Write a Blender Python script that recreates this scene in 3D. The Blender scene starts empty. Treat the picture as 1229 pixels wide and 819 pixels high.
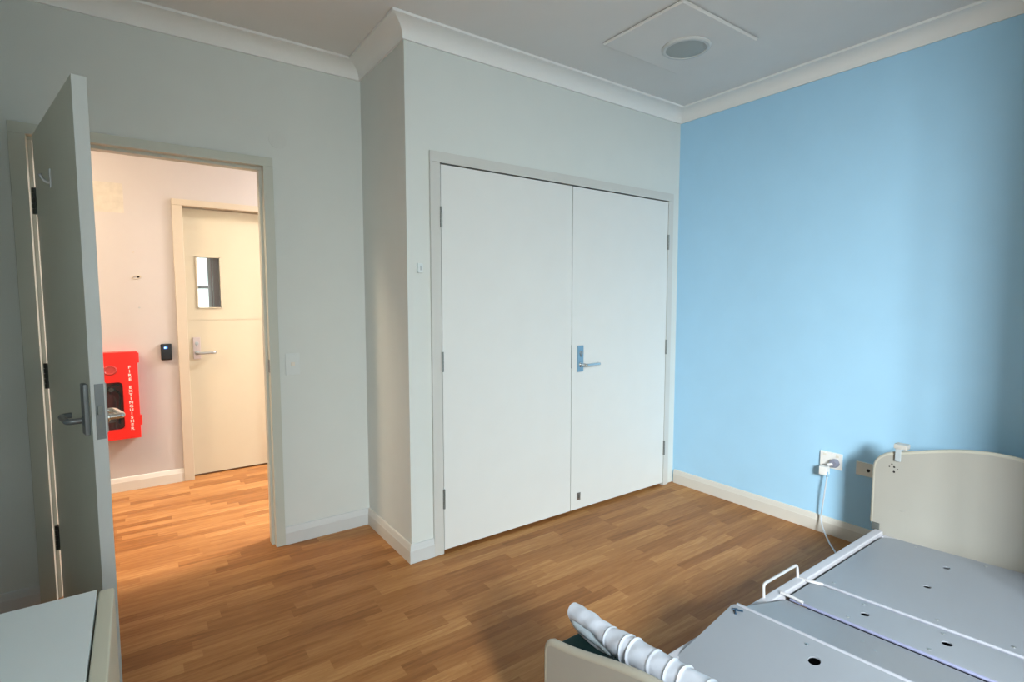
import bpy, bmesh, math, random
from mathutils import Vector, Matrix
random.seed(7)
SC = bpy.context.scene
COL = SC.collection
PI = math.pi

# ------------------------------------------------------------------ helpers
WORLD = {}          # world origin of every object (no object is rotated)

def new_bm():
    return bmesh.new()

def box(bm, x0, x1, y0, y1, z0, z1, bev=0.0, seg=2):
    r = bmesh.ops.create_cube(bm, size=1.0)
    vs = r['verts']
    for v in vs:
        v.co = Vector(((x0 + x1) / 2 + v.co.x * (x1 - x0), (y0 + y1) / 2 + v.co.y * (y1 - y0), (z0 + z1) / 2 + v.co.z * (z1 - z0)))
    if bev > 0:
        es = list({e for v in vs for e in v.link_edges})
        bmesh.ops.bevel(bm, geom=es, offset=bev, segments=seg, profile=0.5, affect='EDGES')
    return bm

def prism(bm, pts, depth_vec, bev=0.0, seg=2):
    """closed polygon pts (3D) pushed along depth_vec"""
    a = [bm.verts.new(p) for p in pts]
    b = [bm.verts.new(Vector(p) + Vector(depth_vec)) for p in pts]
    n = len(pts)
    fs = [bm.faces.new(a), bm.faces.new(b[::-1])]
    for i in range(n):
        j = (i + 1) % n
        fs.append(bm.faces.new((a[j], a[i], b[i], b[j])))
    bmesh.ops.recalc_face_normals(bm, faces=fs)
    if bev > 0:
        es = [e for e in set(fs[0].edges) | set(fs[1].edges)]
        bmesh.ops.bevel(bm, geom=es, offset=bev, segments=seg, profile=0.5, affect='EDGES')
    return bm

def frame_of(t):
    t = t.normalized()
    up = Vector((0, 0, 1)) if abs(t.z) < 0.9 else Vector((1, 0, 0))
    s = t.cross(up).normalized()
    return s, s.cross(t).normalized()

def smooth_path(pts, n=6):
    P = [Vector(p) for p in pts]
    out = []
    for i in range(len(P) - 1):
        p0 = P[max(i - 1, 0)]; p1 = P[i]; p2 = P[i + 1]; p3 = P[min(i + 2, len(P) - 1)]
        for k in range(n):
            t = k / n
            out.append(0.5 * ((2 * p1) + (p2 - p0) * t + (2 * p0 - 5 * p1 + 4 * p2 - p3) * t * t + (3 * p1 - p0 - 3 * p2 + p3) * t ** 3))
    out.append(P[-1])
    return out

def fillet(pts, r, n=5):
    P = [Vector(p) for p in pts]
    out = [P[0]]
    for i in range(1, len(P) - 1):
        a = (P[i - 1] - P[i]).normalized(); b = (P[i + 1] - P[i]).normalized()
        p0 = P[i] + a * r; p2 = P[i] + b * r
        for k in range(n + 1):
            t = k / n
            out.append((1 - t) ** 2 * p0 + 2 * t * (1 - t) * P[i] + t * t * p2)
    out.append(P[-1])
    return out

def tube(bm, pts, rad, seg=10, closed=False, squash=None):
    P = [Vector(p) for p in pts]
    n = len(P)
    rads = rad if isinstance(rad, (list, tuple)) else [rad] * n
    rings = []
    ps = None
    for i in range(n):
        if closed:
            t = P[(i + 1) % n] - P[i - 1]
        else:
            t = P[min(i + 1, n - 1)] - P[max(i - 1, 0)]
        t.normalize()
        if ps is None:
            s, u = frame_of(t)
        else:
            s = (ps - t * ps.dot(t)).normalized(); u = s.cross(t).normalized()
        ps = s
        ring = []
        for k in range(seg):
            a = 2 * PI * k / seg
            ring.append(bm.verts.new(P[i] + (s * math.cos(a) + u * math.sin(a)) * rads[i]))
        rings.append(ring)
    m = n if closed else n - 1
    fs = []
    for i in range(m):
        A = rings[i]; B = rings[(i + 1) % n]
        for k in range(seg):
            fs.append(bm.faces.new((A[k], A[(k + 1) % seg], B[(k + 1) % seg], B[k])))
    if not closed:
        fs.append(bm.faces.new(rings[0][::-1])); fs.append(bm.faces.new(rings[-1]))
    bmesh.ops.recalc_face_normals(bm, faces=fs)
    return bm

def lathe(bm, prof, c, axis='z', seg=32):
    """prof: list of (radius, height along axis)"""
    rings = []
    c = Vector(c)
    ax = {'x': Vector((1, 0, 0)), 'y': Vector((0, 1, 0)), 'z': Vector((0, 0, 1)), '-y': Vector((0, -1, 0)), '-z': Vector((0, 0, -1)), '-x': Vector((-1, 0, 0))}[axis]
    s, u = frame_of(ax)
    fs = []
    for r, h in prof:
        if r < 1e-6:
            rings.append([bm.verts.new(c + ax * h)])
        else:
            rings.append([bm.verts.new(c + ax * h + (s * math.cos(2 * PI * k / seg) + u * math.sin(2 * PI * k / seg)) * r) for k in range(seg)])
    for A, B in zip(rings, rings[1:]):
        for k in range(seg):
            k2 = (k + 1) % seg
            if len(A) == 1 and len(B) == 1: continue
            if len(A) == 1: fs.append(bm.faces.new((A[0], B[k2], B[k])))
            elif len(B) == 1: fs.append(bm.faces.new((A[k], A[k2], B[0])))
            else: fs.append(bm.faces.new((A[k], A[k2], B[k2], B[k])))
    if len(rings[0]) > 1: fs.append(bm.faces.new(rings[0][::-1]))
    if len(rings[-1]) > 1: fs.append(bm.faces.new(rings[-1]))
    bmesh.ops.recalc_face_normals(bm, faces=fs)
    return bm

def xform(bm, M):
    bmesh.ops.transform(bm, matrix=M, verts=bm.verts[:])
    return bm

def cut_mesh(me, cutter_bm):
    """boolean difference of a mesh with a cutter, returned as a new mesh"""
    a = bpy.data.objects.new('tmp_a', me); COL.objects.link(a)
    cm = bpy.data.meshes.new('tmp_c'); cutter_bm.to_mesh(cm)
    b = bpy.data.objects.new('tmp_b', cm); COL.objects.link(b)
    md = a.modifiers.new('b', 'BOOLEAN'); md.operation = 'DIFFERENCE'; md.object = b; md.solver = 'EXACT'
    dg = bpy.context.evaluated_depsgraph_get(); dg.update()
    out = bpy.data.meshes.new_from_object(a.evaluated_get(dg))
    bpy.data.objects.remove(a); bpy.data.objects.remove(b)
    return out

def obj(name, bm, m, parent=None, label=None, cat=None, group=None, kind=None, cut=None, angle=35):
    me = bpy.data.meshes.new(name)
    bm.to_mesh(me); bm.free()
    if cut is not None:
        me = cut_mesh(me, cut); me.name = name
    xs = [v.co for v in me.vertices]
    lo = Vector((min(v.x for v in xs), min(v.y for v in xs), min(v.z for v in xs)))
    hi = Vector((max(v.x for v in xs), max(v.y for v in xs), max(v.z for v in xs)))
    o0 = Vector(((lo.x + hi.x) / 2, (lo.y + hi.y) / 2, lo.z))
    me.transform(Matrix.Translation(-o0))
    for p in me.polygons: p.use_smooth = True
    me.set_sharp_from_angle(angle=math.radians(angle))
    o = bpy.data.objects.new(name, me); COL.objects.link(o)
    me.materials.clear(); me.materials.append(m)
    wn = o.modifiers.new('weighted_normal', 'WEIGHTED_NORMAL'); wn.keep_sharp = True
    WORLD[o] = o0
    if parent is not None:
        o.parent = parent; o.location = o0 - WORLD[parent]
    else:
        o.location = o0
    tag(o, label, cat, group, kind)
    return o

def tag(o, label=None, cat=None, group=None, kind=None):
    if label: o['label'] = label
    if cat: o['category'] = cat
    if group: o['group'] = group
    if kind: o['kind'] = kind
    return o

def thing(name, loc, label, cat, group=None):
    o = bpy.data.objects.new(name, None); COL.objects.link(o)
    o.location = loc; o.empty_display_size = 0.1
    WORLD[o] = Vector(loc)
    return tag(o, label, cat, group)

# ------------------------------------------------------------------ materials
def mat(name, col, rough=0.5, metal=0.0, var=0.03, scale=6.0, bump=0.0, bscale=250.0, spec=0.5, alpha=1.0, emis=None, coat=0.0):
    m = bpy.data.materials.new(name); m.use_nodes = True
    nt = m.node_tree; N = nt.nodes; L = nt.links
    b = N['Principled BSDF']
    b.inputs['Roughness'].default_value = rough
    b.inputs['Metallic'].default_value = metal
    b.inputs['Specular IOR Level'].default_value = spec
    b.inputs['Coat Weight'].default_value = coat
    b.inputs['Alpha'].default_value = alpha
    tc = N.new('ShaderNodeTexCoord')
    nz = N.new('ShaderNodeTexNoise'); nz.inputs['Scale'].default_value = scale; nz.inputs['Detail'].default_value = 4
    L.new(tc.outputs['Object'], nz.inputs['Vector'])
    rp = N.new('ShaderNodeValToRGB')
    rp.color_ramp.elements[0].position = 0.3; rp.color_ramp.elements[1].position = 0.7
    rp.color_ramp.elements[0].color = tuple(max(0, c * (1 - var)) for c in col) + (1,)
    rp.color_ramp.elements[1].color = tuple(min(1, c * (1 + var)) for c in col) + (1,)
    L.new(nz.outputs['Fac'], rp.inputs['Fac']); L.new(rp.outputs['Color'], b.inputs['Base Color'])
    if bump > 0:
        n2 = N.new('ShaderNodeTexNoise'); n2.inputs['Scale'].default_value = bscale; n2.inputs['Detail'].default_value = 2
        L.new(tc.outputs['Object'], n2.inputs['Vector'])
        bp = N.new('ShaderNodeBump'); bp.inputs['Strength'].default_value = bump; bp.inputs['Distance'].default_value = 0.002
        L.new(n2.outputs['Fac'], bp.inputs['Height']); L.new(bp.outputs['Normal'], b.inputs['Normal'])
    if emis:
        b.inputs['Emission Color'].default_value = tuple(emis[:3]) + (1,); b.inputs['Emission Strength'].default_value = emis[3]
    return m

def floor_material():
    m = bpy.data.materials.new('vinyl_plank'); m.use_nodes = True
    nt = m.node_tree; N = nt.nodes; L = nt.links
    b = N['Principled BSDF']
    tc = N.new('ShaderNodeTexCoord'); sp = N.new('ShaderNodeSeparateXYZ'); L.new(tc.outputs['Object'], sp.inputs[0])
    def M(op, a, c=None, d=None):
        n = N.new('ShaderNodeMath'); n.operation = op
        for i, v in enumerate((a, c, d)):
            if v is None: continue
            if isinstance(v, (int, float)): n.inputs[i].default_value = v
            else: L.new(v, n.inputs[i])
        return n.outputs[0]
    def wn(x, y):
        cb = N.new('ShaderNodeCombineXYZ'); L.new(x, cb.inputs[0])
        if y is not None: L.new(y, cb.inputs[1])
        w = N.new('ShaderNodeTexWhiteNoise'); w.noise_dimensions = '3D'; L.new(cb.outputs[0], w.inputs['Vector'])
        return w.outputs['Value'], w.outputs['Color']
    row = M('FLOOR', M('DIVIDE', sp.outputs['Y'], 0.0605))
    rv, rc = wn(row, None)
    ln = M('MULTIPLY_ADD', rv, 0.16, 0.34)
    xs = M('ADD', M('DIVIDE', sp.outputs['X'], ln), M('MULTIPLY', rv, 37.7))
    pl = M('FLOOR', xs)
    pv, pc = wn(row, M('ADD', pl, 11.3))
    # grain stretched along the plank, shifted per plank
    cb = N.new('ShaderNodeCombineXYZ')
    L.new(M('ADD', M('MULTIPLY', sp.outputs['X'], 2.6), M('MULTIPLY', pv, 50.0)), cb.inputs[0])
    L.new(M('ADD', M('MULTIPLY', sp.outputs['Y'], 34.0), M('MULTIPLY', pv, 91.0)), cb.inputs[1])
    g = N.new('ShaderNodeTexNoise'); g.inputs['Scale'].default_value = 1.6; g.inputs['Detail'].default_value = 5; g.inputs['Roughness'].default_value = 0.6; g.inputs['Distortion'].default_value = 0.6
    L.new(cb.outputs[0], g.inputs['Vector'])
    f = M('ADD', M('MULTIPLY', pv, 0.48), M('MULTIPLY', M('SUBTRACT', g.outputs['Fac'], 0.5), 0.95))
    f = M('ADD', f, 0.26)
    rp = N.new('ShaderNodeValToRGB'); cr = rp.color_ramp
    cr.elements[0].position = 0.0; cr.elements[0].color = FLOOR_COLS[0]
    cr.elements[1].position = 1.0; cr.elements[1].color = FLOOR_COLS[3]
    e = cr.elements.new(0.4); e.color = FLOOR_COLS[1]
    e = cr.elements.new(0.7); e.color = FLOOR_COLS[2]
    L.new(f, rp.inputs['Fac']); L.new(rp.outputs['Color'], b.inputs['Base Color'])
    b.inputs['Roughness'].default_value = 0.45
    b.inputs['Specular IOR Level'].default_value = 0.22
    bp = N.new('ShaderNodeBump'); bp.inputs['Strength'].default_value = 0.06; bp.inputs['Distance'].default_value = 0.002
    L.new(g.outputs['Fac'], bp.inputs['Height']); L.new(bp.outputs['Normal'], b.inputs['Normal'])
    return m

FLOOR_COLS = [(0.185, 0.072, 0.020, 1), (0.32, 0.135, 0.042, 1), (0.42, 0.20, 0.068, 1), (0.56, 0.31, 0.125, 1)]
M_FLOOR = floor_material()
M_WALL = mat('wall_paint', (0.63, 0.67, 0.655), 0.75, var=0.012, bump=0.10)
M_BLUE = mat('blue_paint', (0.375, 0.64, 0.86), 0.7, var=0.015, bump=0.10)
M_HALL = mat('hall_paint', (0.50, 0.465, 0.45), 0.75, var=0.012)
M_CEIL = mat('ceiling_paint', (0.74, 0.74, 0.73), 0.8, var=0.01)
M_CORN = mat('cornice_paint', (0.80, 0.81, 0.80), 0.6, var=0.01)
M_SKIRT = mat('skirting_paint', (0.62, 0.60, 0.55), 0.45, var=0.01)
M_SKIRTW = mat('pale_skirting_paint', (0.57, 0.60, 0.61), 0.45, var=0.01)
M_FRAME = mat('frame_paint', (0.50, 0.525, 0.47), 0.45, var=0.01)
M_FRAME2 = mat('hall_frame_paint', (0.53, 0.46, 0.36), 0.45, var=0.01)
M_WDOOR = mat('wardrobe_door_paint', (0.68, 0.70, 0.69), 0.5, var=0.012, bump=0.05)
M_GDOOR = mat('grey_door_paint', (0.68, 0.69, 0.60), 0.5, var=0.012, bump=0.05)
M_DEDGE = mat('door_edge_paint', (0.60, 0.64, 0.64), 0.5, var=0.01)
M_HDOOR = mat('cream_door_paint', (0.56, 0.50, 0.37), 0.5, var=0.012)
M_STEEL = mat('satin_steel', (0.42, 0.44, 0.45), 0.38, 0.9, var=0.04)
M_DKSTEEL = mat('dull_steel', (0.20, 0.22, 0.235), 0.42, 0.6, var=0.05)
M_CHROME = mat('chrome', (0.72, 0.74, 0.75), 0.16, 1.0, var=0.02)
M_PLATE = mat('plastic_film_steel', (0.22, 0.38, 0.52), 0.35, 0.3, var=0.06)
M_HINGE = mat('hinge_steel', (0.22, 0.24, 0.235), 0.45, 0.6, var=0.1)
M_DKHINGE = mat('dark_hinge_steel', (0.05, 0.055, 0.05), 0.45, 0.5, var=0.1)
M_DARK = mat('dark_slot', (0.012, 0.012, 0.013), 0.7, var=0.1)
M_PLASTIC = mat('white_plastic', (0.78, 0.78, 0.77), 0.35, var=0.01)
M_CREAMPL = mat('aged_plastic', (0.72, 0.69, 0.62), 0.4, var=0.02)
M_GREYPL = mat('grey_plastic', (0.22, 0.23, 0.30), 0.4, var=0.05)
M_BLACK = mat('black_plastic', (0.010, 0.010, 0.012), 0.25, var=0.1)
M_LED = mat('blue_led', (0.05, 0.2, 0.8), 0.4, emis=(0.03, 0.16, 1.0, 2.2))
M_LEDW = mat('white_led', (0.5, 0.7, 1.0), 0.4, emis=(0.35, 0.65, 1.0, 1.6))
M_RED = mat('red_enamel', (0.78, 0.020, 0.014), 0.35, var=0.03)
M_REDDK = mat('dark_red_enamel', (0.30, 0.018, 0.02), 0.3, var=0.1)
M_LETTER = mat('white_lettering', (0.85, 0.80, 0.76), 0.6)
M_BEDPAN = mat('bed_panel_enamel', (0.262, 0.288, 0.328), 0.38, var=0.012)
M_BEDMET = mat('bed_frame_enamel', (0.47, 0.48, 0.53), 0.4, var=0.01)
M_BEDBD = mat('headboard_laminate', (0.375, 0.365, 0.33), 0.4, var=0.012)
M_BEDED = mat('headboard_edging', (0.47, 0.455, 0.39), 0.4, var=0.01)
M_GREEN = mat('dark_green_vinyl', (0.007, 0.027, 0.028), 0.6, var=0.15, bump=0.2, bscale=120, spec=0.25)
M_WRAP = mat('white_wrap', (0.58, 0.63, 0.73), 0.35, var=0.05, scale=30, bump=0.35, bscale=60, coat=0.3)
M_CHEST = mat('pale_laminate', (0.80, 0.88, 0.92), 0.45, var=0.012)
M_CHESTE = mat('cream_laminate', (0.66, 0.65, 0.54), 0.45, var=0.012)
M_BLUETIE = mat('blue_tie', (0.012, 0.05, 0.10), 0.5)
M_GREYPATCH = mat('grey_tape', (0.42, 0.47, 0.50), 0.5, var=0.05)
M_DIFF = mat('opal_diffuser', (0.38, 0.41, 0.40), 0.5, var=0.02)
M_RUBBER = mat('castor_rubber', (0.05, 0.05, 0.055), 0.6, var=0.1)
M_MAUVE = mat('mauve_wall', (0.40, 0.32, 0.33), 0.8)
M_PATCH = mat('plaster_patch', (0.53, 0.485, 0.41), 0.85, var=0.08, scale=22)
M_GHOST = mat('cover_paint', (0.615, 0.65, 0.635), 0.7)

def film_material(name, col, a):
    m = bpy.data.materials.new(name); m.use_nodes = True
    nt = m.node_tree; N = nt.nodes; L = nt.links
    out = N['Material Output']; b = N['Principled BSDF']
    b.inputs['Base Color'].default_value = col + (1,); b.inputs['Roughness'].default_value = 0.12
    nz = N.new('ShaderNodeTexNoise'); nz.inputs['Scale'].default_value = 25
    bp = N.new('ShaderNodeBump'); bp.inputs['Strength'].default_value = 0.3; bp.inputs['Distance'].default_value = 0.004
    L.new(nz.outputs['Fac'], bp.inputs['Height']); L.new(bp.outputs['Normal'], b.inputs['Normal'])
    t = N.new('ShaderNodeBsdfTransparent'); mx = N.new('ShaderNodeMixShader'); mx.inputs[0].default_value = a
    L.new(t.outputs[0], mx.inputs[1]); L.new(b.outputs[0], mx.inputs[2]); L.new(mx.outputs[0], out.inputs['Surface'])
    return m
M_FILM = film_material('clear_plastic_film', (0.50, 0.60, 0.68), 0.85)
M_GLASS = film_material('window_glass', (0.9, 0.95, 0.95), 0.06)
M_ACRYL = film_material('smoked_acrylic', (0.03, 0.03, 0.035), 0.45)

# ------------------------------------------------------------------ dimensions (metres)
W = 2.110; D = 0.600; ZC = 2.598; ZT = 2.680; EC = 0.092
XL = -1.72; YF = -4.2; WT = 0.13; S = 0.015
HY = 2.147                       # corridor far wall
ST = dict(kind='structure')

# ------------------------------------------------------------------ room shell
bm = new_bm(); box(bm, -3.1, 4.1, YF - 0.2, 4.6, -0.12, 0)
obj('floor', bm, M_FLOOR, label='warm brown wood strip vinyl floor running through room and corridor', cat='floor', **ST)
bm = new_bm(); box(bm, -3.1, 4.1, YF - 0.2, 4.6, ZT, ZT + 0.12)
obj('ceiling', bm, M_CEIL, label='flat white plaster ceiling', cat='ceiling', **ST)

WL, WR, GL, GR, FT, GT = 0.1246, 2.0351, 0.1809, 1.9839, 2.1004, 2.0462
bm = new_bm()
box(bm, 0, WL, 0, 0.10, 0, ZT); box(bm, WR, W, 0, 0.10, 0, ZT); box(bm, WL, WR, 0, 0.10, FT, ZT)
obj('wall_wardrobe', bm, M_WALL, label='pale wall around the built-in wardrobe doors', cat='wall', **ST)
bm = new_bm(); box(bm, 0, 0.10, 0.10, D, 0, ZT)
obj('wall_nib', bm, M_WALL, label='narrow return wall between doorway and wardrobe', cat='wall', **ST)
DOL, DOR, DIL, DIR, DIT, DT = -1.5023, -0.4839, -1.447, -0.5316, 2.0487, 2.0941
bm = new_bm()
box(bm, -3.0, DIL - 0.03, D, D + WT, 0, ZT); box(bm, DIR + 0.03, 4.0, D, D + WT, 0, ZT); box(bm, DIL - 0.03, DIR + 0.03, D, D + WT, DIT + 0.03, ZT)
obj('wall_door', bm, M_WALL, label='grey white wall with the open doorway', cat='wall', **ST)
bm = new_bm(); box(bm, W, W + 0.12, YF, D, 0, ZT)
obj('wall_right', bm, M_BLUE, label='sky blue feature wall behind the bed', cat='wall', **ST)
bm = new_bm(); box(bm, XL - 0.12, XL, YF, D, 0, ZT)
obj('wall_left', bm, M_WALL, label='left side wall behind the chest', cat='wall', **ST)
WX0, WX1, WZ0, WZ1 = -1.40, 0.50, 0.80, 2.30
BX, BY = 1.10, -2.60             # corner of an unseen block added to shade the blue wall and bed
bm = new_bm()
box(bm, XL - 0.12, WX0, YF - 0.15, YF, 0, ZT); box(bm, WX1, W + 0.12, YF - 0.15, YF, 0, ZT)
box(bm, WX0, WX1, YF - 0.15, YF, 0, WZ0); box(bm, WX0, WX1, YF - 0.15, YF, WZ1, ZT)
box(bm, BX, W + 0.12, YF - 0.15, BY, 0, ZT)
obj('wall_front', bm, M_WALL, label='plain wall with the window, facing the wardrobe, plus an added shading block', cat='wall', **ST)
bm = new_bm()
for x0, x1 in ((WX0, WX0 + 0.05), (WX1 - 0.05, WX1), ((WX0 + WX1) / 2 - 0.025, (WX0 + WX1) / 2 + 0.025)):
    box(bm, x0, x1, YF - 0.11, YF - 0.05, WZ0, WZ1, 0.004)
box(bm, WX0, WX1, YF - 0.11, YF - 0.05, WZ0, WZ0 + 0.05, 0.004); box(bm, WX0, WX1, YF - 0.11, YF - 0.05, WZ1 - 0.05, WZ1, 0.004)
win = obj('window_1', bm, M_FRAME, label='wide window facing the wardrobe, lighting the room', cat='window', **ST)
bm = new_bm(); box(bm, WX0 + 0.02, WX1 - 0.02, YF - 0.083, YF - 0.077, WZ0 + 0.02, WZ1 - 0.02)
obj('pane', bm, M_GLASS, win)

# corridor
HDL, HDR, HDT = -0.793, 0.075, 2.043
bm = new_bm()
box(bm, -3.0, HDL - 0.03, HY, HY + 0.12, 0, ZT); box(bm, HDR + 0.03, 4.0, HY, HY + 0.12, 0, ZT); box(bm, HDL - 0.03, HDR + 0.03, HY, HY + 0.12, HDT + 0.03, ZT)
obj('wall_hall_back', bm, M_HALL, label='cream corridor wall opposite the doorway', cat='wall', **ST)
bm = new_bm(); box(bm, -3.1, -3.0, D, HY + 0.12, 0, ZT)
obj('wall_hall_left', bm, M_HALL, label='left end wall of the corridor', cat='wall', **ST)
bm = new_bm(); box(bm, 4.0, 4.1, D, HY + 0.12, 0, ZT)
obj('wall_hall_right', bm, M_HALL, label='right end wall of the corridor', cat='wall', **ST)
# room beyond the cream door, seen through its vision panel
bm = new_bm()
box(bm, -0.42, 1.2, 4.2, 4.3, 0, ZT); box(bm, -2.0, -0.42, 4.2, 4.3, 0, 1.05); box(bm, -2.0, -0.42, 4.2, 4.3, 2.3, ZT); box(bm, -2.1, -2.0, HY + 0.12, 4.3, 0, ZT); box(bm, 1.2, 1.3, HY + 0.12, 4.3, 0, ZT)
obj('wall_beyond', bm, M_MAUVE, label='mauve grey wall seen through the small door window', cat='wall', **ST)
bm = new_bm()
box(bm, -0.445, -0.415, 4.16, 4.2, 1.0, 2.35, 0.004); box(bm, -2.0, -0.445, 4.17, 4.2, 1.48, 1.51, 0.004); box(bm, -0.40, -0.39, 4.17, 4.2, 0.9, 2.4, 0.002)
w2 = obj('window_2', bm, M_STEEL, label='silver framed window seen through the cream door pane', cat='window', **ST)
bm = new_bm(); box(bm, -2.0, -0.42, 4.24, 4.246, 1.05, 2.3)
obj('pane', bm, M_GLASS, w2)

# ------------------------------------------------------------------ cornice and skirting
POLY = [Vector(p) for p in ((W, BY), (W, 0), (0, 0), (0, D), (XL, D), (XL, YF), (BX, YF), (BX, BY))]
NP = len(POLY)
def inward(i):
    d = (POLY[(i + 1) % NP] - POLY[i % NP]).normalized(); return Vector((-d.y, d.x))
def mitre(i):
    a = inward(i - 1); b = inward(i); return (a + b) / (1 + a.dot(b))
def sweep(prof, p, q, mp, mq):
    bm = new_bm()
    A = [bm.verts.new((p.x + mp.x * u, p.y + mp.y * u, z)) for u, z in prof]
    B = [bm.verts.new((q.x + mq.x * u, q.y + mq.y * u, z)) for u, z in prof]
    n = len(prof)
    for i in range(n):
        j = (i + 1) % n
        bm.faces.new((A[i], A[j], B[j], B[i]))
    bm.faces.new(A[::-1]); bm.faces.new(B)
    bmesh.ops.recalc_face_normals(bm, faces=bm.faces[:])
    return bm
R = EC - 0.012
cove = [(0, ZC), (0.010, ZC)]
for k in range(13):
    t = k / 12 * PI / 2
    cove.append((0.010 + (EC - 0.014) * (1 - math.cos(t)), ZC + 0.005 + (ZT - ZC - 0.018) * math.sin(t)))
cove += [(EC, ZT - 0.012), (EC, ZT), (0, ZT)]
names = ['above the blue wall', 'above the wardrobe', 'above the narrow return wall', 'above the doorway wall', 'along the left wall', 'along the window wall', 'on the side of the added shading block', 'along the added shading block by the bed']
for i in range(NP):
    obj('trim_%d' % (i + 1), sweep(cove, POLY[i], POLY[(i + 1) % NP], mitre(i), mitre((i + 1) % NP)), M_CORN, label='white coved cornice ' + names[i], cat='cornice', angle=20, **ST)
skirt = [(0, 0), (0.015, 0), (0.015, 0.066), (0.0125, 0.071), (0.010, 0.088), (0.006, 0.096), (0, 0.098)]
def skirting(name, p, q, mp, mq, label, m=M_SKIRT):
    obj(name, sweep(skirt, Vector(p), Vector(q), mp, mq), m, label=label, cat='skirting board', angle=20, **ST)
nW, nN, nD, nR = inward(1), inward(2), inward(3), inward(0)
skirting('baseboard_right', POLY[0], (W, -0.016), mitre(0), inward(0), 'cream skirting board along the blue wall')
skirting('baseboard_wardrobe', (WL, 0), (0, 0), nW, mitre(2), 'short white skirting at the outer corner beside the wardrobe', M_SKIRTW)
skirting('baseboard_nib', (0, 0), (0, D), mitre(2), mitre(3), 'cream skirting on the narrow return wall')
skirting('baseboard_door', (0, D), (DOR, D), mitre(3), nD, 'white skirting right of the doorway', M_SKIRTW)
skirting('baseboard_door_left', (DOL, D), (XL, D), nD, mitre(4), 'grey skirting left of the doorway', M_SKIRTW)
skirting('baseboard_left', (XL, D), (XL, YF), mitre(4), mitre(5), 'skirting along the left wall')
skirting('baseboard_front', (XL, YF), (BX, YF), mitre(5), mitre(6), 'skirting under the window')
skirting('baseboard_block', (BX, BY), (W, BY), mitre(7), mitre(0), 'skirting on the added shading block by the bed')
ny = Vector((0, -1))
skirting('baseboard_hall_back', (HDL - 0.065, HY), (-3.0, HY), ny, ny, 'cream corridor skirting left of the far door')
skirting('baseboard_hall_right', (4.0, HY), (HDR + 0.065, HY), ny, ny, 'cream corridor skirting right of the far door')

# ------------------------------------------------------------------ door frames
bm = new_bm()
y0, y1 = D - S, D + WT + S
box(bm, DOL, DIL, y0, y1, 0, DIT, 0.002); box(bm, DIR, DOR, y0, y1, 0, DIT, 0.002); box(bm, DOL, DOR, y0, y1, DIT, DT, 0.002)
e = 0.001
box(bm, DIL - e, DIL + 0.014, D + 0.032, D + 0.085, 0, DIT - 0.014, 0.002); box(bm, DIR - 0.014, DIR + e, D + 0.032, D + 0.085, 0, DIT - 0.014, 0.002); box(bm, DIL - e, DIR + e, D + 0.032, D + 0.085, DIT - 0.014, DIT + e, 0.002)
f1 = obj('trim_9', bm, M_FRAME, label='grey steel door frame around the open doorway', cat='door frame', **ST)
bm = new_bm(); box(bm, DIR - 0.0015, DIR + 0.002, D - 0.008, D + 0.028, 0.965, 1.035, 0.0005); 
obj('strike_plate', bm, M_HINGE, f1)

bm = new_bm()
box(bm, WL, GL, -S, 0.085, 0.0, GT, 0.002); box(bm, GR, WR, -S, 0.085, 0.0, GT, 0.002); box(bm, WL, WR, -S, 0.085, GT, FT, 0.002)
obj('trim_10', bm, mat('wardrobe_frame_paint', (0.56, 0.57, 0.55), 0.45, var=0.01), label='flat pale frame around the wardrobe doors', cat='door frame', **ST)

bm = new_bm()
for a, b in ((HDL - 0.065, HDL), (HDR, HDR + 0.065)):
    box(bm, a, b, HY - 0.02, HY + 0.125, 0, HDT, 0.003)
box(bm, HDL - 0.065, HDR + 0.065, HY - 0.02, HY + 0.125, HDT, HDT + 0.045, 0.003)
obj('trim_11', bm, M_FRAME2, label='cream frame around the corridor door', cat='door frame', **ST)

# ------------------------------------------------------------------ door furniture
def M_frame(o, ex, ey, ez):
    return Matrix(((ex[0], ey[0], ez[0], o[0]), (ex[1], ey[1], ez[1], o[1]), (ex[2], ey[2], ez[2], o[2]), (0, 0, 0, 1)))

def handle(door, o, ex, ey, lever_len, mplate, back=False, mlever=None, cyl=True, th=0.009):
    """plate centred on local x=0, lever towards +ex, ey points into the door"""
    M = M_frame(o, ex, ey, (0, 0, 1))
    bm = new_bm(); box(bm, -0.0245, 0.0245, -th, 0, -0.083, 0.083, 0.003); xform(bm, M)
    pl = obj('handle_plate', bm, mplate, door)
    bm = new_bm()
    tube(bm, fillet([(0, -0.006, -0.036), (0, -0.054, -0.036), (lever_len, -0.054, -0.036), (lever_len + 0.004, -0.026, -0.036)], 0.016, 6), 0.0095, 12)
    lathe(bm, [(0.017, 0), (0.017, 0.006), (0.010, 0.010)], (0, -0.008, -0.036), '-y', 20); xform(bm, M)
    obj('lever', bm, mlever or M_CHROME, pl)
    if cyl and not back:
        bm = new_bm(); lathe(bm, [(0.013, 0), (0.013, 0.008), (0.010, 0.010)], (0, -0.008, 0.037), '-y', 20); box(bm, -0.005, 0.005, -0.017, -0.008, 0.012, 0.037, 0.002); xform(bm, M)
        obj('lock_cylinder', bm, M_STEEL, pl)
    return pl

def hinge(parent, o, ex, ey, m=M_HINGE, h=0.105, leaf=0.006):
    M = M_frame(o, ex, ey, (0, 0, 1))
    bm = new_bm()
    for k in range(5):
        z = -h / 2 + h * k / 5
        lathe(bm, [(0.0065, z + 0.0006), (0.0065, z + h / 5 - 0.0006)], (0, 0, 0), 'z', 12)
    lathe(bm, [(0.004, -h / 2), (0.004, h / 2)], (0, 0, 0), 'z', 10)
    box(bm, 0.0, leaf, 0.003, 0.0062, -h / 2, h / 2)
    xform(bm, M)
    return obj('hinge', bm, m, parent)

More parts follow.
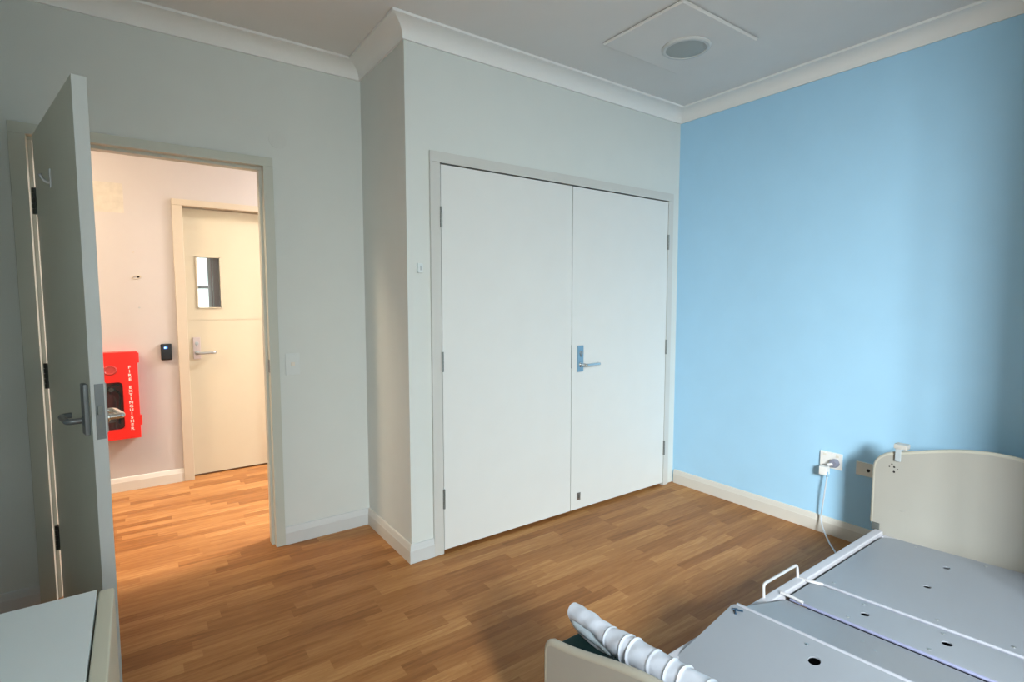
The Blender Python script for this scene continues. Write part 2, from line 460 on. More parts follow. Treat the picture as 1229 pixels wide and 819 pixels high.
# --- open door leaf
H0 = Vector((-1.422, 0.555)); dv = Vector((0.21215, -0.97724)); nv = Vector((0.97724, 0.21215))   # along the leaf / into the leaf (away from the visible face)
S0, S1, TH = 0.0, 0.886, 0.038
ML = M_frame((H0.x, H0.y, 0), (dv.x, dv.y, 0), (nv.x, nv.y, 0), (0, 0, 1))
bm = new_bm(); box(bm, S0, S1, 0, TH, 0.012, 2.04, 0.0015); xform(bm, ML)
d1 = obj('door_1', bm, M_GDOOR, label='grey bedroom door standing open on the left', cat='door', **ST)
bm = new_bm(); box(bm, S1 - 0.0005, S1 + 0.003, 0.0, TH, 0.012, 2.04, 0.001); xform(bm, ML)
obj('edge_strip', bm, M_DEDGE, d1)
bm = new_bm(); box(bm, S1 + 0.0025, S1 + 0.0045, 0.010, 0.034, 0.905, 1.085, 0.0005); xform(bm, ML)
fp = obj('lock_faceplate', bm, M_DKSTEEL, d1)
bm = new_bm(); box(bm, S1 + 0.004, S1 + 0.014, 0.014, 0.028, 0.985, 1.015, 0.003); box(bm, S1 + 0.0042, S1 + 0.005, 0.018, 0.026, 0.94, 0.965); xform(bm, ML)
obj('latch', bm, M_HINGE, fp)
p0 = ML @ Vector((0.834, 0, 1.0)); handle(d1, p0, (-dv.x, -dv.y, 0), (nv.x, nv.y, 0), 0.125, M_DKSTEEL, mlever=M_DKSTEEL, cyl=False, th=0.014)
p0 = ML @ Vector((0.834, TH, 1.0)); handle(d1, p0, (-dv.x, -dv.y, 0), (-nv.x, -nv.y, 0), 0.125, M_STEEL, back=True)
for zc in (1.77, 1.027, 0.306):
    bm = new_bm()
    M = ML
    for k in range(5):
        z = zc - 0.055 + 0.022 * k
        lathe(bm, [(0.0085, z + 0.001), (0.0085, z + 0.021)], (-0.014, -0.004, 0), 'z', 12)
    lathe(bm, [(0.005, zc - 0.055), (0.005, zc + 0.055)], (-0.014, -0.004, 0), 'z', 10)
    box(bm, -0.012, 0.004, -0.003, 0.001, zc - 0.054, zc + 0.054)
    box(bm, -0.030, -0.016, -0.002, 0.002, zc - 0.054, zc + 0.054)
    xform(bm, M); obj('hinge', bm, M_DKHINGE, d1)
# coat hook on the leaf
HS = 0.405
bm = new_bm(); box(bm, HS - 0.008, HS + 0.008, -0.005, 0, 1.767, 1.835, 0.0015)
tube(bm, smooth_path([(HS, -0.003, 1.784), (HS, -0.014, 1.787), (HS, -0.024, 1.797), (HS, -0.031, 1.812)], 5), [0.0055] * 15 + [0.007], 10)
xform(bm, ML); obj('coat_hook', bm, mat('satin_chrome', (0.55, 0.57, 0.60), 0.3, 0.7), d1)

# --- wardrobe doors
SPL = 1.0805
bm = new_bm(); box(bm, GL + 0.004, SPL - 0.0028, -0.012, 0.024, 0.020, 2.0390, 0.0012)
d2 = obj('door_2', bm, M_WDOOR, label='left wardrobe door plain and wide without a handle', cat='door', **ST)
bm = new_bm(); box(bm, SPL + 0.0028, GR - 0.004, -0.012, 0.024, 0.020, 2.0390, 0.0012)
d3 = obj('door_3', bm, M_WDOOR, label='right wardrobe door with the lever handle', cat='door', **ST)
for z in (1.775, 1.032, 0.30):
    hinge(d2, (GL + 0.001, -0.0175, z), (1, 0, 0), (0, 1, 0))
for z in (1.76, 1.018, 0.281):
    hinge(d3, (GR - 0.001, -0.0175, z), (-1, 0, 0), (0, 1, 0))
handle(d3, (1.150, -0.012, 0.987), (1, 0, 0), (0, 1, 0), 0.125, M_PLATE)
bm = new_bm(); box(bm, 1.133, 1.164, -0.016, -0.012, 0.077, 0.127, 0.002)
cp = obj('catch_plate', bm, M_STEEL, d3)
bm = new_bm(); box(bm, 1.142, 1.155, -0.0185, -0.0155, 0.092, 0.112, 0.002); obj('catch_button', bm, M_HINGE, cp)
bm = new_bm(); box(bm, SPL - 0.0026, SPL + 0.0026, -0.0135, 0.01, 0.93, 1.075); obj('lock_faceplate', bm, M_HINGE, d3)

# --- corridor door
YD = HY + 0.07
me_bm = new_bm(); box(me_bm, HDL + 0.003, HDR - 0.003, YD, YD + 0.04, 0.012, HDT - 0.004, 0.001)
ct = new_bm(); box(ct, -0.708, -0.558, YD - 0.05, YD + 0.1, 1.300, 1.678); box(ct, HDL - 0.1, HDR + 0.1, YD - 0.02, YD + 0.003, 1.200, 1.204)
d4 = obj('door_4', me_bm, M_HDOOR, label='cream corridor door with a small vision pane', cat='door', cut=ct, **ST)
bm = new_bm()
for a in ((-0.718, -0.708, 1.292, 1.686), (-0.558, -0.548, 1.292, 1.686)): box(bm, a[0], a[1], YD - 0.006, YD + 0.046, a[2], a[3], 0.001)
for a in ((1.292, 1.300), (1.678, 1.686)): box(bm, -0.718, -0.548, YD - 0.006, YD + 0.046, a[0], a[1], 0.001)
vb = obj('pane_bead', bm, M_HDOOR, d4)
bm = new_bm(); box(bm, -0.708, -0.558, YD + 0.017, YD + 0.023, 1.300, 1.678); obj('pane', bm, M_GLASS, vb)
handle(d4, (-0.733, YD, 0.99), (1, 0, 0), (0, 1, 0), 0.115, mat('hall_steel', (0.55, 0.46, 0.44), 0.4, 0.5), mlever=M_STEEL)

# ------------------------------------------------------------------ corridor wall things
ext = thing('extinguisher_cabinet', (-1.243, HY, 0.392), 'red fire extinguisher cabinet with white lettering on the corridor wall', 'extinguisher cabinet')
X0, X1, Y0, Z0, Z1 = -1.385, -1.107, 2.05, 0.392, 0.998
bm = new_bm(); box(bm, X0, X1, Y0 + 0.012, HY + 0.0005, Z0, Z1, 0.004)
ct = new_bm(); box(ct, X0 + 0.012, X1 - 0.012, Y0 - 0.02, HY - 0.006, Z0 + 0.012, Z1 - 0.012)
obj('cabinet_body', bm, M_RED, ext, cut=ct)
def rrect(x0, x1, z0, z1, r, y, n=6):
    pts = []
    for cx, cz, a0 in ((x1 - r, z1 - r, 0), (x0 + r, z1 - r, 90), (x0 + r, z0 + r, 180), (x1 - r, z0 + r, 270)):
        for k in range(n + 1):
            a = math.radians(a0 + 90 * k / n); pts.append((cx + r * math.cos(a), y, cz + r * math.sin(a)))
    return pts
bm = new_bm(); box(bm, X0, X1, Y0, Y0 + 0.012, Z0, Z1, 0.003)
ct = new_bm(); prism(ct, rrect(-1.365, -1.196, 0.464, 0.792, 0.025, Y0 - 0.05), (0, 0.1, 0))
fd = obj('cabinet_door', bm, M_RED, ext, cut=ct)
bm = new_bm(); prism(bm, rrect(-1.363, -1.198, 0.466, 0.790, 0.024, Y0 + 0.006), (0, 0.003, 0)); obj('window_pane', bm, M_ACRYL, fd)
bm = new_bm(); lathe(bm, [(0.040, 0), (0.040, 0.004), (0.032, 0.007), (0.028, 0.003), (0.0, 0.003)], (0, 0, 0), '-y', 28)
xform(bm, M_frame((-1.262, Y0, 0.878), (1, 0, 0), (0, 1, 0), (0, 0, 0.85))); obj('finger_pull', bm, mat('pull_red', (0.50, 0.05, 0.045), 0.35, var=0.1), fd)
for z in (0.955, 0.515):
    bm = new_bm(); box(bm, X1 - 0.004, X1 + 0.010, Y0 - 0.002, Y0 + 0.03, z - 0.035, z + 0.035, 0.003); obj('hinge', bm, M_RED, fd)
def stacked(word, x, ztop, zbot):
    cu = bpy.data.curves.new('lettering', 'FONT'); cu.body = '\n'.join(word)
    cu.size = 0.0275; cu.align_x = 'CENTER'; cu.space_line = 0.99; cu.extrude = 0.0008; cu.offset = 0.0006
    to = bpy.data.objects.new('lettering', cu); COL.objects.link(to)
    dg = bpy.context.evaluated_depsgraph_get(); dg.update()
    tm = bpy.data.meshes.new_from_object(to.evaluated_get(dg)); bpy.data.objects.remove(to)
    bm = new_bm(); bm.from_mesh(tm); bpy.data.meshes.remove(tm)
    ys = [v.co.y for v in bm.verts]
    k = (ztop - zbot) / (max(ys) - min(ys)); top = max(ys)
    xform(bm, Matrix(((1.15, 0, 0, x), (0, 0, -1, Y0 - 0.0008), (0, k, 0, ztop - top * k), (0, 0, 0, 1))))
    obj('lettering', bm, M_LETTER, fd, label='white stacked capital letters')
stacked('FIRE', -1.154, 0.903, 0.797); stacked('EXTINGUISHER', -1.154, 0.762, 0.452)

fe = thing('fire_extinguisher', (-1.283, 2.102, 0.404), 'red fire extinguisher with a pale label band inside the cabinet', 'fire extinguisher')
bm = new_bm(); lathe(bm, [(0.030, 0), (0.036, 0.006), (0.036, 0.255), (0.030, 0.285), (0.012, 0.305), (0.012, 0.325), (0, 0.325)], (-1.275, 2.101, 0.404), 'z', 28)
obj('cylinder', bm, M_REDDK, fe)
bm = new_bm(); lathe(bm, [(0.0363, 0.11), (0.0368, 0.112), (0.0368, 0.205), (0.0363, 0.207)], (-1.275, 2.101, 0.404), 'z', 28); obj('label_band', bm, M_GREYPATCH, fe)
bm = new_bm(); box(bm, -1.29, -1.24, 2.085, 2.115, 0.725, 0.75, 0.004); tube(bm, smooth_path([(-1.285, 2.1, 0.745), (-1.25, 2.1, 0.77), (-1.215, 2.1, 0.765)], 4), 0.005, 8); obj('valve_head', bm, M_BLACK, fe)
bm = new_bm(); tube(bm, smooth_path([(-1.245, 2.1, 0.735), (-1.215, 2.09, 0.70), (-1.222, 2.075, 0.6), (-1.225, 2.08, 0.5)], 6), 0.007, 10); obj('hose', bm, M_BLACK, fe)
bm = new_bm(); lathe(bm, [(0.014, 0), (0.014, 0.006), (0, 0.007)], (-1.262, 2.085, 0.738), '-y', 18); obj('pressure_dial', bm, M_PLASTIC, fe)

rd = obj('card_reader', box(new_bm(), -0.966, -0.897, HY - 0.026, HY + 0.0005, 0.920, 1.038, 0.006), M_BLACK, label='small black card reader with a blue light beside the cream door', cat='card reader')
bm = new_bm(); box(bm, -0.945, -0.925, HY - 0.0272, HY - 0.0255, 1.003, 1.018); obj('status_light', bm, M_LED, rd, label='blue status light')
bm = new_bm(); box(bm, -0.945, -0.934, HY - 0.0275, HY - 0.0260, 1.006, 1.016); obj('indicator', bm, M_LEDW, rd)
obj('wall_patch', box(new_bm(), -1.33, -1.136, HY - 0.0012, HY + 0.0005, 1.957, 2.158), M_PATCH, label='square unpainted patch with blotches high on the corridor wall', cat='wall patch')
ho = thing('cable_hole', (-1.084, HY, 1.50), 'small frayed cable hole in the corridor wall above the extinguisher cabinet', 'hole')
bm = new_bm(); tube(bm, [(-1.084 + 0.024 * math.cos(a), HY - 0.003, 1.517 + 0.011 * math.sin(a) + 0.004 * math.cos(a)) for a in [2 * PI * i / 20 for i in range(20)]], 0.0028, 8, closed=True); obj('rim', bm, M_FRAME2, ho)
bm = new_bm(); lathe(bm, [(0.009, 0), (0.007, 0.003), (0, 0.003)], (-1.076, HY + 0.0005, 1.52), '-y', 14); obj('opening', bm, M_DARK, ho)
for (x, z, r, w) in ((-1.078, 1.302, 0.006, 'above the red cabinet'), (-1.096, 1.690, 0.0045, 'below the square patch')):
    obj('screw_plug', lathe(new_bm(), [(r, 0), (r * 0.8, 0.003), (0, 0.003)], (x, HY + 0.0005, z), '-y', 14), M_STEEL if r > 0.005 else M_FRAME2, label='tiny screw plug in the corridor wall ' + w, cat='screw')

# ------------------------------------------------------------------ things on the room walls
sw = thing('light_switch', (-0.4155, D, 0.945), 'white light switch plate on the wall right of the doorway', 'light switch')
bm = new_bm(); box(bm, -0.453, -0.378, D - 0.009, D - 0.0003, 0.945, 1.063, 0.003); pl = obj('switch_plate', bm, mat('switch_plastic', (0.64, 0.69, 0.69), 0.4), sw)
bm = new_bm(); box(bm, -0.426, -0.405, D - 0.013, D - 0.008, 0.994, 1.015, 0.002); obj('rocker', bm, M_CREAMPL, sw)
obj('blank_cover', lathe(new_bm(), [(0.045, 0), (0.045, 0.002), (0.042, 0.003), (0, 0.003)], (-0.452, D + 0.0005, 2.195), '-y', 32), M_GHOST, label='faint round painted cover above the light switch', cat='cover plate')
ns = thing('wall_sensor', (0.066, 0, 1.488), 'small white sensor stuck on the wall left of the wardrobe', 'sensor')
bm = new_bm(); box(bm, 0.052, 0.081, -0.012, -0.0003, 1.490, 1.537, 0.004); obj('case', bm, mat('sensor_plastic', (0.64, 0.71, 0.73), 0.4), ns)
bm = new_bm(); box(bm, 0.064, 0.072, -0.0135, -0.0115, 1.502, 1.525, 0.001); obj('lens', bm, M_GREYPATCH, ns)

po = thing('power_outlet', (W, -1.093, 0.385), 'white power outlet with a plug and adapter, left of the headboard', 'power outlet')
bm = new_bm(); box(bm, W - 0.011, W - 0.0003, -1.152, -1.034, 0.388, 0.482, 0.003); obj('socket_plate', bm, M_PLASTIC, po)
for y in (-1.06, -1.127):
    bm = new_bm(); box(bm, W - 0.014, W - 0.010, y - 0.009, y + 0.009, 0.458, 0.472, 0.002); obj('socket_switch', bm, M_CREAMPL, po)
rp = thing('round_plug', (W - 0.03, -1.113, 0.41), 'round grey plug pushed into the white outlet', 'plug')
bm = new_bm(); lathe(bm, [(0.024, 0), (0.024, 0.018), (0.018, 0.030), (0, 0.032)], (W - 0.011, -1.116, 0.425), '-x', 24); obj('plug_body', bm, M_GREYPL, rp)
bm = new_bm(); tube(bm, [(W - 0.042, -1.116, 0.425), (W - 0.052, -1.095, 0.417)], 0.008, 10); obj('cord_grip', bm, M_PLASTIC, rp)
pa = thing('power_adapter', (W - 0.03, -1.055, 0.35), 'small white adapter plugged in below the outlet with a pale cord to the floor', 'adapter')
bm = new_bm(); box(bm, W - 0.058, W - 0.0115, -1.092, -1.050, 0.352, 0.402, 0.005); obj('adapter_body', bm, M_PLASTIC, pa)
bm = new_bm(); tube(bm, [(W - 0.040, -1.088, 0.372), (W - 0.042, -1.092, 0.345)], 0.007, 10); obj('strain_relief', bm, M_PLATE, pa)
bm = new_bm(); tube(bm, smooth_path([(W - 0.042, -1.091, 0.35), (W - 0.045, -1.083, 0.26), (W - 0.038, -1.070, 0.15), (W - 0.03, -1.062, 0.10), (W - 0.06, -1.085, 0.055), (W - 0.13, -1.15, 0.012), (W - 0.21, -1.215, 0.005), (1.75, -1.33, 0.005), (1.6, -1.55, 0.005)], 8), 0.0042, 8); obj('cord', bm, mat('cord_pvc', (0.55, 0.60, 0.66), 0.4), pa)
p2 = thing('wall_socket', (W, -1.28, 0.388), 'cream socket plate half hidden behind the headboard', 'power outlet')
bm = new_bm(); box(bm, W - 0.011, W - 0.0003, -1.348, -1.222, 0.390, 0.465, 0.003); obj('socket_plate', bm, M_CREAMPL, p2)
bm = new_bm(); lathe(bm, [(0.009, 0), (0.007, 0.003), (0, 0.003)], (W - 0.0112, -1.283, 0.425), '-x', 16); obj('keyhole', bm, M_DARK, p2)

# ceiling
ch = thing('ceiling_hatch', (1.228, -0.652, ZT - 0.012), 'square raised panel on the ceiling holding the round light', 'ceiling panel')
a, b, c, d = 0.922, 1.535, -0.902, -0.402
bm = new_bm(); box(bm, a, b, c, d, ZT - 0.014, ZT - 0.0002, 0.009, 1); obj('panel', bm, M_CEIL, ch)
cl = thing('ceiling_light', (1.297, -0.640, ZT - 0.03), 'round unlit ceiling light with grey diffuser', 'ceiling light')
bm = new_bm(); lathe(bm, [(0.124, 0), (0.124, 0.006), (0.116, 0.012), (0.103, 0.012), (0.101, 0.006), (0.10, 0.0)], (1.297, -0.640, ZT - 0.0142), '-z', 48); obj('rim', bm, mat('light_rim', (0.60, 0.62, 0.62), 0.5), cl)
bm = new_bm(); lathe(bm, [(0.1, 0), (0.1, 0.008), (0.06, 0.010), (0, 0.0105)], (1.297, -0.640, ZT - 0.0142), '-z', 48); obj('diffuser', bm, M_DIFF, cl)

# ------------------------------------------------------------------ bed
bed = thing('hospital_bed', (0.83, -1.85, 0), 'low white hospital bed without a mattress along the blue wall end', 'bed')
YL, YR = -1.389, -2.306
TILT = 0.05
def arch_outline(x, zlow, zbase, rise, r):
    pts = []
    n = 40
    bw = YL - YR
    top = []
    for k in range(n + 1):
        u = k / n
        y = YL - bw * u
        z = zbase + rise * (math.sin(PI * u) ** 1.5)
        e = min(u, 1 - u) * bw
        if e < r: z -= r - math.sqrt(max(0, r * r - (r - e) ** 2))
        top.append((x, y, z))
    # denser samples at the rounded corners
    extra = []
    for sgn in (0, 1):
        for e in (0.001, 0.003, 0.007, 0.012):
            u = e / bw if sgn == 0 else 1 - e / bw
            z = zbase + rise * (math.sin(PI * u) ** 1.5) - (r - math.sqrt(max(0, r * r - (r - e) ** 2)))
            extra.append((x, YL - bw * u, z))
    top = sorted(top + extra, key=lambda p: -p[1])
    return [(x, YL, zlow)] + top + [(x, YR, zlow)]

def board(name, x, th, zlow, zbase, rise, r, notch):
    pts = arch_outline(x, zlow, zbase, rise, r)
    foot = [(x, YL - 0.012, zlow - 0.09), (x, YL - 0.012, zlow)] if notch else []
    foot2 = [(x, YR + 0.012, zlow), (x, YR + 0.012, zlow - 0.09)] if notch else []
    bm = new_bm(); prism(bm, foot + pts + foot2, (th, 0, 0), 0.003, 2)
    bo = obj(name, bm, M_BEDBD, bed)
    bm = new_bm(); tube(bm, [(x + th / 2, p[1], p[2]) for p in pts], th / 2 + 0.0006, 12); obj('edge_moulding', bm, M_BEDED, bo)
    return bo
hb = board('headboard', 1.882, 0.022, 0.232, 0.586, 0.095, 0.075, True)
fbd = board('footboard', -0.245, 0.022, 0.10, 0.434, 0.105, 0.030, False)
bm = new_bm(); box(bm, 1.866, 1.881, -1.425, -1.392, 0.200, 0.236, 0.004); obj('corner_bracket', bm, mat('bracket_grey', (0.09, 0.10, 0.095), 0.5), bed, label='grey corner bracket')
dots = [(-1.462, 0.548, 0.0035), (-1.472, 0.536, 0.0045), (-1.472, 0.512, 0.005), (-1.452, 0.534, 0.003), (-1.486, 0.527, 0.003)]
for y, z, r in dots:
    bm = new_bm(); lathe(bm, [(r, 0), (r, 0.0008), (0, 0.001)], (1.8821, y, z), '-x', 12); obj('screw_hole', bm, M_DARK, hb)
bm = new_bm(); tube(bm, [(1.8815, -1.514 + 0.011 * math.cos(t), 0.338 + 0.014 * math.sin(t)) for t in [PI * 1.05 + k * PI * 0.7 / 8 for k in range(9)]], 0.0016, 6); obj('scuff_mark', bm, mat('scuff', (0.36, 0.36, 0.34), 0.6), hb)

# side rails (rounded box section)
for nm, ya, yb in (('l', -1.408, -1.446), ('r', -2.286, -2.248)):
    bm = new_bm(); box(bm, -0.222, 1.868, min(ya, yb), max(ya, yb), 0.135, 0.207, 0.006, 3); obj('side_rail', bm, M_BEDMET, bed)
for xa, xb in ((1.846, 1.8805), (-0.222, -0.18)):
    bm = new_bm(); box(bm, xa, xb, -2.27, -1.42, 0.12, 0.186, 0.006, 3); obj('end_bar', bm, M_BEDMET, bed)
bm = new_bm()
for y in (-1.56, -2.14): box(bm, -0.10, 1.75, y - 0.02, y + 0.02, 0.075, 0.115, 0.004)
for x in (0.0, 0.85, 1.65): box(bm, x - 0.02, x + 0.02, -2.25, -1.45, 0.095, 0.135, 0.004)
obj('base_frame', bm, M_BEDMET, bed)
bm = new_bm(); box(bm, 0.05, 1.72, -2.22, -1.49, 0.125, 0.135, 0.003); obj('under_deck_shade', bm, M_DARK, bed)  # dark sheet added below the deck so its holes read as shade
for x in (0.03, 1.62):
    for y in (-1.56, -2.14):
        bm = new_bm(); box(bm, x - 0.016, x + 0.016, y - 0.018, y + 0.018, 0.055, 0.08, 0.003); cs = obj('castor', bm, M_STEEL, bed)
        bm = new_bm(); lathe(bm, [(0.02, -0.011), (0.031, -0.009), (0.0315, 0), (0.031, 0.009), (0.02, 0.011)], (x + 0.01, y, 0.0318), 'y', 20); obj('wheel', bm, M_RUBBER, cs)

def panel(name, x0, z0, x1, z1, ya, yb, th, holes=(), round_x1=0.0, screws=(), round_x0=0.0):
    """deck plate from (x0,z0) to (x1,z1), raised towards the far side by TILT"""
    def zf(x, y): return z0 + (z1 - z0) * (x - x0) / (x1 - x0) + TILT * (-1.45 - y)
    def corner(cx, cy, sx, sy, r):
        if r <= 0: return [(cx, cy)]
        return [(cx - sx * r + sx * r * math.cos(t), cy - sy * r + sy * r * math.sin(t)) for t in [k * PI / 2 / 6 for k in range(7)]]
    r0 = max(round_x0, 0.006); r1 = max(round_x1, 0.006)
    out = corner(x1, ya, 1, 1, r1) + corner(x0, ya, -1, 1, r0)[::-1] + corner(x0, yb, -1, -1, r0) + corner(x1, yb, 1, -1, r1)[::-1]
    bm = new_bm(); prism(bm, [(x, y, zf(x, y)) for x, y in out], (0, 0, -th), 0.001, 1)
    ct = None
    if holes:
        ct = new_bm()
        for hx, hy, hr in holes:
            lathe(ct, [(hr, -0.05), (hr, 0.05)], (hx, hy, zf(hx, hy)), 'z', 24)
    p = obj(name, bm, M_BEDPAN, bed, cut=ct)
    for hx, hy in screws:
        bm = new_bm(); lathe(bm, [(0.0055, 0), (0.005, 0.002), (0, 0.0024)], (hx, hy, zf(hx, hy) - 0.0003), 'z', 12); obj('screw', bm, M_STEEL, p)
    return p, zf
def lip(parent, zf, x, ya, yb, w, h, up=0.0, m=None, name='panel_lip'):
    bm = new_bm()
    tube(bm, [(x, ya, zf(x, ya) + up), (x, yb, zf(x, yb) + up)], h, 12)
    return obj(name, bm, m or M_BEDMET, parent)
YA, YB = -1.460, -2.255
bp_, zb = panel('backrest_panel', 1.128, 0.196, 1.838, 0.196, YA, YB, 0.004, [(1.66, -1.752, 0.013), (1.412, -1.758, 0.013)], 0.06, [(1.165, -1.52), (1.165, -1.86), (1.165, -2.06), (1.80, -1.60), (1.80, -1.85)])
sp_, zs_ = panel('seat_panel', 0.918, 0.196, 1.105, 0.196, YA, YB, 0.004, [(1.010, -1.690, 0.014), (1.024, -1.925, 0.015)], 0, [(0.945, -1.66), (0.945, -1.90), (1.08, -1.66), (1.08, -1.90)])
tp_, zt_ = panel('thigh_panel', 0.600, 0.268, 0.895, 0.192, YA, YB, 0.004, [], 0, [(0.78, -1.77), (0.74, -1.82)])
lp_, zl = panel('leg_panel', -0.01, 0.148, 0.585, 0.276, -1.432, YB, 0.004, [(0.502, -1.745, 0.017), (0.40, -2.0, 0.017)], 0.02, [(0.55, -1.70), (0.24, -1.47), (0.55, -1.95)], 0.03)
M_LAV = mat('hinge_bar_shade', (0.24, 0.26, 0.40), 0.4, var=0.02)  # purple shade along the panel joints is put into this bar colour
M_LIP = mat('panel_edge_enamel', (0.38, 0.40, 0.46), 0.4, var=0.01)
lip(bp_, zb, 1.1235, YA - 0.02, YB, 0, 0.0060, -0.003, M_LIP)
lip(sp_, zs_, 1.1085, YA - 0.10, YB, 0, 0.006, -0.008, M_LAV, 'hinge_bar')
lip(sp_, zs_, 0.912, YA - 0.01, YB, 0, 0.0055, -0.004, M_LAV, 'hinge_bar')
lip(lp_, zl, 0.586, -1.445, YB, 0, 0.0075, -0.004, M_LIP)
# folded cable tie on the corner of the leg section
bm = new_bm()
for (ax, ay), (bx2, by2) in (((0.560, -1.462), (0.548, -1.450)), ((0.553, -1.456), (0.535, -1.470)), ((0.552, -1.456), (0.560, -1.482))):
    tube(bm, [(ax, ay, zl(ax, ay) + 0.003), (bx2, by2, zl(bx2, by2) + 0.004)], 0.003, 8)
obj('blue_tie', bm, M_BLUETIE, lp_, label='dark blue tie on the corner')
# mattress retainer loop on the left rail
zr = 0.2
bm = new_bm(); tube(bm, fillet([(0.818, -1.418, zr - 0.03), (0.818, -1.412, zr + 0.058), (1.078, -1.412, zr + 0.058), (1.078, -1.418, zr - 0.01)], 0.018, 6), 0.0056, 12)
tube(bm, fillet([(1.078, -1.414, zr + 0.004), (1.085, -1.462, zr + 0.006), (1.112, -1.50, zr + 0.002)], 0.012, 5), 0.006, 10)
tube(bm, fillet([(0.895, -1.44, zr + 0.012), (0.905, -1.475, zr + 0.010), (0.908, -1.52, zr + 0.004)], 0.012, 5), 0.006, 10)
obj('mattress_retainer', bm, mat('retainer_white', (0.47, 0.47, 0.49), 0.35), bed)

# green folded pad and plastic wrapped rail at the foot end
bm = new_bm(); box(bm, -0.2165, -0.045, -2.30, -1.372, 0.2085, 0.400, 0.010, 3)
pad = obj('folded_mat', bm, M_GREEN, label='dark green vinyl folded mat wedged behind the footboard', cat='mat')
wr = thing('wrapped_rail', (-0.12, -1.8, 0.401), 'white rail bound in plastic wrap lying along the foot of the bed', 'wrapped rail')
XW = -0.112
path = smooth_path([(XW, -1.348, 0.452), (XW, -1.385, 0.456), (XW, -1.44, 0.458), (XW, -1.50, 0.452), (XW, -1.58, 0.456), (XW, -1.70, 0.468), (XW, -1.90, 0.486), (XW, -2.10, 0.476), (XW, -2.27, 0.442)], 44)
rad = []
ridge = [-1.50, -1.56, -1.585, -1.65, -1.70, -1.735, -1.80, -1.86, -1.90, -1.97, -2.03, -2.10, -2.17, -2.22]
for p in path:
    y = p.y
    base = 0.0235 + 0.0105 * min(1, max(0, (-1.45 - y) / 0.10))
    for k, q in enumerate(ridge):
        base += (0.0022 + 0.0008 * (k % 3)) * math.exp(-((y - q) / 0.0035) ** 2)
    rad.append(base)
for k in range(14): rad[k] = 0.0235 * math.sqrt(1 - ((14 - k) / 15) ** 2) + 0.0005
bm = new_bm(); tube(bm, path, rad, 22)
for v in bm.verts:
    v.co.x += 0.0009 * math.sin(v.co.y * 130 + v.co.z * 90); v.co.z += 0.0009 * math.sin(v.co.y * 110 + v.co.x * 120)
    v.co.z = max(v.co.z, 0.4012)
obj('wrapped_bar', bm, M_WRAP, wr)
bm = new_bm(); lp = smooth_path([(XW, -1.360, 0.468), (XW, -1.345, 0.450), (XW, -1.350, 0.428), (XW - 0.003, -1.372, 0.4125), (XW - 0.006, -1.42, 0.4075), (XW - 0.006, -1.475, 0.4075), (XW, -1.515, 0.420)], 6)
tube(bm, lp, 0.0068, 12); obj('loop_end', bm, M_WRAP, wr)
bm = new_bm()
rows = []
for k in range(13):
    t = k / 12
    y = -1.352 - 0.17 * t
    zt2 = 0.452 - 0.01 * t; zb2 = 0.41 + (0.016 * (1 - t / 0.2) if t < 0.2 else 0)
    rows.append([(y, zt2 + (zb2 - zt2) * j / 6, 0.013 * math.sin(PI * j / 6) * (0.9 + 0.1 * math.sin(k * 1.3)) * math.sin(PI * min(1, t * 3 + 0.1) / 2)) for j in range(7)])
F = [[bm.verts.new((XW - 0.012 - c, y, z)) for y, z, c in r] for r in rows]
B = [[bm.verts.new((XW - 0.010 + c, y, z)) for y, z, c in r] for r in rows]
for G in (F, B):
    for i in range(12):
        for j in range(6):
            bm.faces.new((G[i][j], G[i + 1][j], G[i + 1][j + 1], G[i][j + 1]))
obj('plastic_film', bm, M_FILM, wr, label='clear crumpled plastic film')
# clip on the headboard
cp = thing('headboard_clip', (1.893, -1.49, 0.60), 'small white clip with grey tongue hung over the headboard top', 'clip')
bm = new_bm(); box(bm, 1.868, 1.918, -1.523, -1.468, 0.630, 0.655, 0.005); obj('clip_body', bm, mat('clip_plastic', (0.50, 0.49, 0.46), 0.4), cp)
bm = new_bm(); box(bm, 1.8705, 1.8762, -1.500, -1.476, 0.570, 0.633, 0.002); obj('tongue', bm, M_GREYPATCH, cp)

# ------------------------------------------------------------------ chest at the left
CX0, CX1, CY0, CY1, CZ = XL + 0.017, -1.203, -1.86, -1.010, 0.72
cs = thing('chest_of_drawers', ((CX0 + CX1) / 2, (CY0 + CY1) / 2, 0), 'pale laminate chest of drawers below the open door, bottom left', 'chest of drawers')
bm = new_bm(); box(bm, CX0, CX1, CY0 + 0.006, CY1 - 0.006, 0.06, CZ - 0.022, 0.001); box(bm, CX0 + 0.02, CX1 - 0.03, CY0 + 0.02, CY1 - 0.02, 0, 0.06); obj('carcass', bm, M_CHESTE, cs)
bm = new_bm(); box(bm, CX0, CX1 + 0.001, CY0, CY1, CZ - 0.022, CZ, 0.002); obj('top', bm, M_CHEST, cs)
for k in range(3):
    z0 = 0.07 + k * 0.217
    bm = new_bm(); box(bm, CX1 + 0.004, CX1 + 0.031, CY0 + 0.002, CY1 - 0.002, z0, z0 + 0.213, 0.004, 3); dr = obj('drawer', bm, M_CHESTE, cs)
    bm = new_bm(); zc = z0 + 0.11; yc = (CY0 + CY1) / 2
    tube(bm, fillet([(CX1 + 0.029, yc - 0.06, zc), (CX1 + 0.052, yc - 0.06, zc), (CX1 + 0.052, yc + 0.06, zc), (CX1 + 0.029, yc + 0.06, zc)], 0.01, 4), 0.005, 10); obj('drawer_handle', bm, M_STEEL, dr)

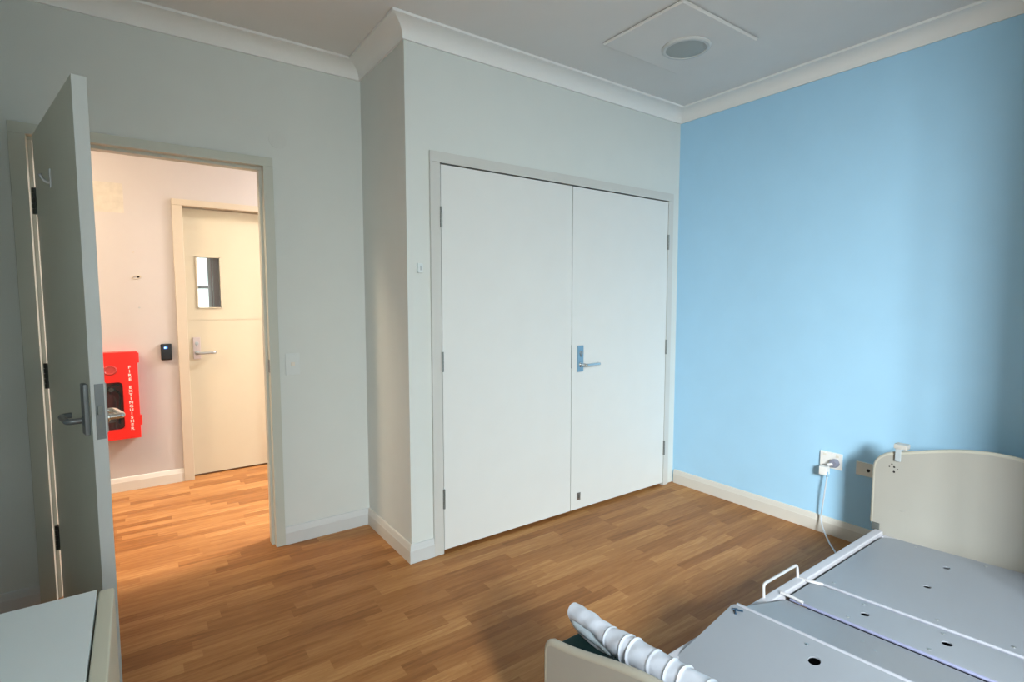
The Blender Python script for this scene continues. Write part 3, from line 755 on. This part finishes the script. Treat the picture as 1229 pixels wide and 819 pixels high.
# ------------------------------------------------------------------ light
w = bpy.data.worlds.new('sky'); SC.world = w; w.use_nodes = True
nt = w.node_tree; N = nt.nodes; L = nt.links
bg = N['Background']
tc = N.new('ShaderNodeTexCoord'); sp = N.new('ShaderNodeSeparateXYZ'); L.new(tc.outputs['Generated'], sp.inputs[0])
rp = N.new('ShaderNodeValToRGB')
rp.color_ramp.elements[0].position = 0.53; rp.color_ramp.elements[0].color = (0.58, 0.70, 0.68, 1)
rp.color_ramp.elements[1].position = 0.59; rp.color_ramp.elements[1].color = (0.80, 0.95, 1.0, 1)
mp = N.new('ShaderNodeMapRange'); mp.inputs['From Min'].default_value = -1; mp.inputs['From Max'].default_value = 1
L.new(sp.outputs['Z'], mp.inputs['Value']); L.new(mp.outputs[0], rp.inputs['Fac']); L.new(rp.outputs['Color'], bg.inputs['Color'])
bg.inputs['Strength'].default_value = 3.3

def area(name, loc, target, sx, sy, power, col):
    l = bpy.data.lights.new(name, 'AREA'); l.shape = 'RECTANGLE'; l.size = sx; l.size_y = sy; l.energy = power; l.color = col
    o = bpy.data.objects.new(name, l); COL.objects.link(o); o.location = loc
    o.rotation_euler = (Vector(target) - Vector(loc)).to_track_quat('-Z', 'Y').to_euler()
    return o
area('window_daylight', (-2.0, YF - 1.4, 2.65), (-2.0, 0, 2.65), 1.4, 1.5, 1400, (0.94, 1.0, 1.0))
area('corridor_lamp', (1.5, 1.42, ZT - 0.03), (1.5, 1.42, 0), 1.2, 0.3, 180, (1.0, 0.92, 0.88))
area('corridor_lamp_far', (-2.4, 1.15, ZT - 0.03), (-2.4, 1.15, 0), 1.2, 0.3, 60, (1.0, 0.77, 0.53))

# ------------------------------------------------------------------ camera
F_PX, YAW, PITCH, ROLL = 633.5104, 0.62023, -0.07666, -0.0008
cam = bpy.data.cameras.new('camera'); co = bpy.data.objects.new('camera', cam); COL.objects.link(co)
cam.sensor_width = 36.0; cam.sensor_fit = 'HORIZONTAL'; cam.lens = F_PX / 1229 * 36.0; cam.clip_start = 0.02
fw = Vector((math.sin(YAW) * math.cos(PITCH), math.cos(YAW) * math.cos(PITCH), math.sin(PITCH)))
r = Vector((math.cos(YAW), -math.sin(YAW), 0)); u = r.cross(fw)
r2 = r * math.cos(ROLL) + u * math.sin(ROLL); u2 = -r * math.sin(ROLL) + u * math.cos(ROLL)
co.matrix_world = Matrix(((r2.x, u2.x, -fw.x, -1.108), (r2.y, u2.y, -fw.y, -2.4423), (r2.z, u2.z, -fw.z, 1.3505), (0, 0, 0, 1)))
SC.camera = co
vs = SC.view_settings
vs.view_transform = 'Standard'; vs.look = 'None'; vs.gamma = 1.0; vs.use_curve_mapping = False
vs.exposure = 0.0
